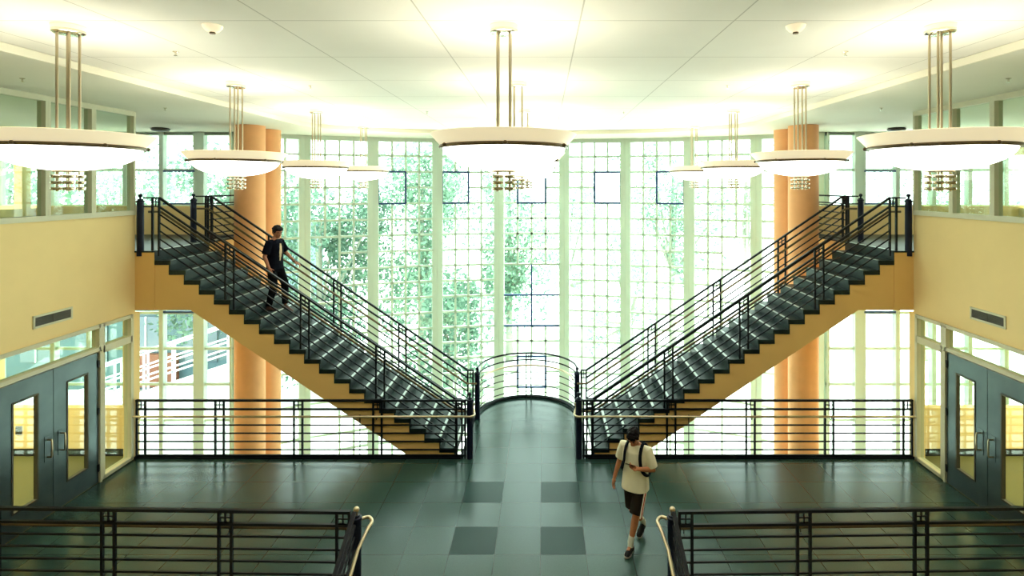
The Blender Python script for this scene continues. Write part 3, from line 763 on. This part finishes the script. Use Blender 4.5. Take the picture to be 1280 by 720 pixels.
# phone: in his left hand
pc = Vector(LA[2])+Vector((.35,-.85,.28)).normalized()*.10
ph = empty('phone', (0,0,0)); ph.location = W.matrix_basis @ (pc+Vector((.035,0,.03))); ph.rotation_euler = (0,0,W.rotation_euler.z)
ph.matrix_basis = Matrix.Translation(W.matrix_basis @ (pc+Vector((.02,-.005,.030)))) @ Matrix.Rotation(W.rotation_euler.z,4,'Z') @ Matrix.Rotation(R(-35),4,'Y') @ Matrix.Rotation(R(20),4,'Z')
tag(ph, 'black phone held in the hand of the person in the cream T-shirt', 'phone')
MB().box(-.036,.036,-.072,.072,-.004,.004).build('phone_case', M['phone'], ph, bevel=.003); MB().box(-.032,.032,-.066,.066,.004,.0048).build('screen', M['dglass'], ph)
# --- person coming down the left staircase (local +x = forward = down the stairs)
T7 = LAND-7*RISE
S = empty('person', (-5.0, 10.93, T7), R(-8)); tag(S, 'person in black shirt and trousers walking down the left staircase, one hand on the rail', 'person')
b = MB()
loft(b, [((0,0,.80),.09,.13),((0,0,.88),.11,.155),((0,0,.98),.10,.14),((.01,0,1.10),.10,.14),((.01,0,1.22),.115,.16),((.0,0,1.32),.105,.17),((0,0,1.385),.075,.12),((.01,0,1.42),.055,.06)])
limb(b, [(0,0,1.38),(.025,0,1.45),(.045,0,1.50)], [.06,.053,.05])
hr2 = Matrix.Rotation(R(-28), 3, 'Z') @ Matrix.Rotation(R(16), 3, 'Y')
T = head(b, (.062,-.005,1.535), hr2, .97)
RL = [(-.01,-.09,.86),(.035,-.09,.46),(-.075,-.09,.085)]; LL = [(.0,.09,.86),(.15,.10,.50),(.16,.10,.10)]
for Lg in (LL, RL):
    h_, k_, a_ = [Vector(p) for p in Lg]
    limb(b, [h_, h_.lerp(k_,.5), k_], [.085,.07,.054]); limb(b, [k_, k_.lerp(a_,.35), k_.lerp(a_,.7), a_], [.052,.053,.04,.034])
RA = [(0,-.18,1.34),(-.06,-.235,1.07),(.04,-.24,.85)]; LA = [(0,.18,1.34),(.03,.33,1.09),(.07,.57,.865)]
for Ar in (RA, LA):
    s_, e_, w_ = [Vector(p) for p in Ar]
    limb(b, [s_, s_.lerp(e_,.5), e_], [.053,.044,.037]); limb(b, [e_, e_.lerp(w_,.3), w_], [.037,.037,.026])
hand(b, RA[2], (.35,.05,-.9), (.0,1,.0), (1,0,.2), .6); hand(b, LA[2], (.75,.45,-.50), (0,.3,-1), (-.4,-.6,0), .9)
blob(b, 'body', M['skin2'], S, .006, 3)
face_parts(T, hr2, S, .97); hairdo(T, hr2, S, 9, .99, .02)
sh = MB()
loft(sh, [((0,0,.80),.125,.18),((0,0,.92),.13,.18),((0,0,1.05),.13,.175),((.01,0,1.20),.135,.185),((0,0,1.31),.12,.19),((0,0,1.375),.085,.13),((.005,0,1.41),.062,.075)])
for Ar, fr in ((RA, .82), (LA, .80)):
    s_, e_ = Vector(Ar[0]), Vector(Ar[1]); sh.tube([s_+Vector((0,-.4*s_.y,0)), s_, s_.lerp(e_,.4), s_.lerp(e_,fr)], [.06,.072,.072,.072], 18)
shirt = blob(sh, 'shirt', M['navy'], S, .009, 4)
m = MB(); pts = [(.129,-.030,.98),(.137,-.030,1.05),(.141,-.028,1.12),(.143,-.026,1.20),(.138,-.022,1.27),(.127,-.018,1.315)]
for a, c_, w in zip(pts, pts[1:], (.025,.045,.06,.05,.03)): m.bar(a, c_, w, .012, up=(1,-.25,0))
m.build('print', M['print'], S)
so = MB(); loft(so, [((0,0,.74),.11,.15),((0,0,.84),.12,.168),((0,0,.92),.11,.155)])
for Lg in (LL, RL):
    h_, k_, a_ = [Vector(p) for p in Lg]; so.tube([h_+Vector((0,0,.03)), h_.lerp(k_,.5), k_, k_.lerp(a_,.5), a_], [.098,.088,.074,.066,.060], 18)
blob(so, 'trousers', M['trouser'], S, .009, 3)
for he, to in (((-.13,-.09,.0),(.125,-.11,.0)), ((.105,.10,.03),(.325,.10,-.075))):
    m = MB(); shoe(m, he, to); o = m.build('shoe', M['bshoe'], S, True); m = MB(); sole(m, he, to); m.build('sole', M['rubber'], o)
w_ = Vector(LA[1]).lerp(Vector(LA[2]), .86); d_ = (Vector(LA[2])-Vector(LA[1])).normalized()
MB().tube([w_-d_*.014, w_+d_*.014], .034, 14).build('wristwatch', M['phone'], S, True)
# ------------------------------------------------------------------ outside
g = MB().box(-60, 60, 16.3, 90, LOW-.3, LOW-.1); tag(g.build('ground', M['ext']), kind='structure')
L1 = leaf_mat('leaves_teal', (.15,.27,.19)); L2 = leaf_mat('leaves_green', (.21,.36,.25)); L3 = leaf_mat('leaves_pale', (.38,.55,.42))
def tree(x, y, zc, rx, rz, n, lm, seed, lab, ls=.22):
    rd = random.Random(seed); t = empty('tree', (x,y,LOW-.1)); tag(t, lab, 'tree', 'trees outside the big window')
    b0 = zc-LOW; m = MB().tube([(0,0,0),(rd.uniform(-.1,.1),0,b0*.4),(rd.uniform(-.2,.2),.1,b0*.75),(0,0,b0+rz*.5)], [.22,.17,.13,.05], 10)
    lob = [(rd.gauss(0,.45)*rx, rd.gauss(0,.4)*rx, b0+rd.uniform(-.75,.75)*rz, rd.uniform(.22,.48)) for k in range(26)]
    for lx, ly, lz, lr in lob[:7]: m.tube([(0,0,b0*.55),(lx*.5,ly*.5,(b0*.55+lz)/2),(lx,ly,lz)], [.09,.06,.02], 6)
    m.build('trunk', M['bark'], t, True)
    vs = []; fs = []
    for i in range(n):
        lx, ly, lz, lr = rd.choice(lob)
        while True:
            p = Vector((rd.uniform(-1,1), rd.uniform(-1,1), rd.uniform(-1,1)))
            if p.length < 1: break
        c_ = Vector((lx+p.x*rx*lr, ly+p.y*rx*lr, lz+p.z*rz*lr)); u = Vector((rd.gauss(0,1),rd.gauss(0,1),rd.gauss(0,1))).normalized(); w = u.orthogonal().normalized()
        s_ = ls*rd.uniform(.5,1.3); o = len(vs)
        vs += [c_-u*s_*.5, c_+w*s_*.28+u*s_*.05, c_+u*s_*.55, c_-w*s_*.28+u*s_*.05]; fs.append((o,o+1,o+2,o+3))
    me = bpy.data.meshes.new('foliage'); me.from_pydata(vs, [], fs); me.materials.append(lm)
    o = bpy.data.objects.new('foliage', me); C.objects.link(o); o.parent = t
TR = [(-14.5,25,2.6,3.0,4.2,6000,L1,'dark teal tree seen left of the orange columns'),
      (-9.4,24,1.6,2.5,4.6,9000,L1,'dense tree behind the window bay next to the left columns'),
      (-5.4,26,2.4,2.6,5.0,9000,L2,'leafy tree behind the second bay from the left columns'),
      (-3.2,21,-.6,1.5,2.9,3500,L1,'low dark tree behind the left half of the window'),
      (-1.4,28,2.6,2.2,4.8,5500,L2,'sunlit tree left of the centre bay'),
      (1.6,31,2.2,2.6,4.6,4500,L3,'pale tree behind the centre bay'),
      (4.4,26,.4,1.9,3.6,2600,L3,'small pale tree right of the centre bay'),
      (7.4,30,3.6,2.8,4.4,4600,L2,'green tree behind the bay right of centre'),
      (12.2,32,5.0,2.8,3.4,2400,L3,'thin pale tree behind the bay beside the right columns'),
      (-22,29,3.4,3.6,4.6,5000,L2,'tree beyond the glass of the left corridor'),
      (20,28,3.4,3.2,4.4,3600,L2,'tree beyond the glass of the right corridor'),
      (-17,17.5,4.8,2.2,3.2,3000,L2,'tree beside the left corridor windows'),
      (-14.8,10,4.6,2.2,3.4,2600,L1,'tree outside the left corridor side windows'),
      (15.8,10,4.6,2.2,3.4,2600,L2,'tree outside the right corridor side windows')]
for k, a in enumerate(TR): tree(*a[:7], 40+k, a[7])
# neighbouring building and outdoor ramp seen through the left opening
t = empty('building', (-19, 24, LOW-.1)); tag(t, 'low blue-grey building with brown panels beyond the left glazing', 'building')
m = MB().box(-9, 6.5, 0, 8, 0, 6.9); m.build('wall', M['bld'], t)
for k in range(6):
    w = MB().box(-8.3+2.4*k, -6.9+2.4*k, -.06, 0, 1.2, 3.2).build('window', M['dglass'], t); MB().box(-7.63+2.4*k, -7.57+2.4*k, -.10, -.06, 1.2, 3.2).build('mullion', M['white'], w)
MB().box(1.5, 3.4, -.3, 0, .2, 1.6).build('panel', M['brick'], t); MB().box(-9.2, 6.7, -.3, 8.2, 6.9, 7.1).build('roof', M['white'], t)
t = empty('outdoor_ramp', (-16.5, 19, LOW-.1)); tag(t, 'white outdoor ramp with sloping handrails beyond the left glazing', 'ramp')
m = MB().prism([(0,0),(7,0),(7,2.9),(0,.6)], 'y', 0, 1.6); m.build('ramp_slab', M['ext'], t)
for y in (0,1.6):
    for dz in (.55,.95,1.5): MB().bar((0,y,.6+dz),(7,y,2.9+dz),.05,.06).build('handrail', M['white'], t)
    for k in range(8): MB().bar((k,y,.6+k*.33),(k,y,2.1+k*.33),.05,.05,up=(0,1,0)).build('post', M['white'], t)
# ------------------------------------------------------------------ light
w = bpy.data.worlds.new('sky'); bpy.context.scene.world = w; w.use_nodes = True
n = w.node_tree.nodes; l = w.node_tree.links; bg = n['Background']
bg.inputs[0].default_value = (.90, 1.0, .97, 1); bg.inputs[1].default_value = 4.5
sd = bpy.data.lights.new('sun', 'SUN'); sd.energy = 14; sd.angle = R(1); sd.color = (1,.97,.88)
so = bpy.data.objects.new('sun', sd); C.objects.link(so); so.rotation_euler = Vector((-.45,-.42,-1)).to_track_quat('-Z','Y').to_euler()
# ------------------------------------------------------------------ camera
cd = bpy.data.cameras.new('camera'); cam = bpy.data.objects.new('camera', cd); C.objects.link(cam)
cam.location = (.36, 0, EYE); cam.rotation_euler = (R(90), 0, 0)
cd.sensor_width = 36; cd.lens = 686/1280*36; cd.shift_x = -40/1280; cd.shift_y = -127/1280; cd.clip_start = .05; cd.clip_end = 300
sc = bpy.context.scene; sc.camera = cam
vs = sc.view_settings; sc.display_settings.display_device = 'sRGB'; vs.view_transform = 'Standard'; vs.look = 'None'; vs.gamma = 1; vs.use_curve_mapping = False; vs.exposure = .52
cy = sc.cycles; cy.use_denoising = True; cy.max_bounces = 10; cy.diffuse_bounces = 5; cy.glossy_bounces = 4; cy.transparent_max_bounces = 16; cy.sample_clamp_indirect = 6; cy.caustics_reflective = False; cy.caustics_refractive = False
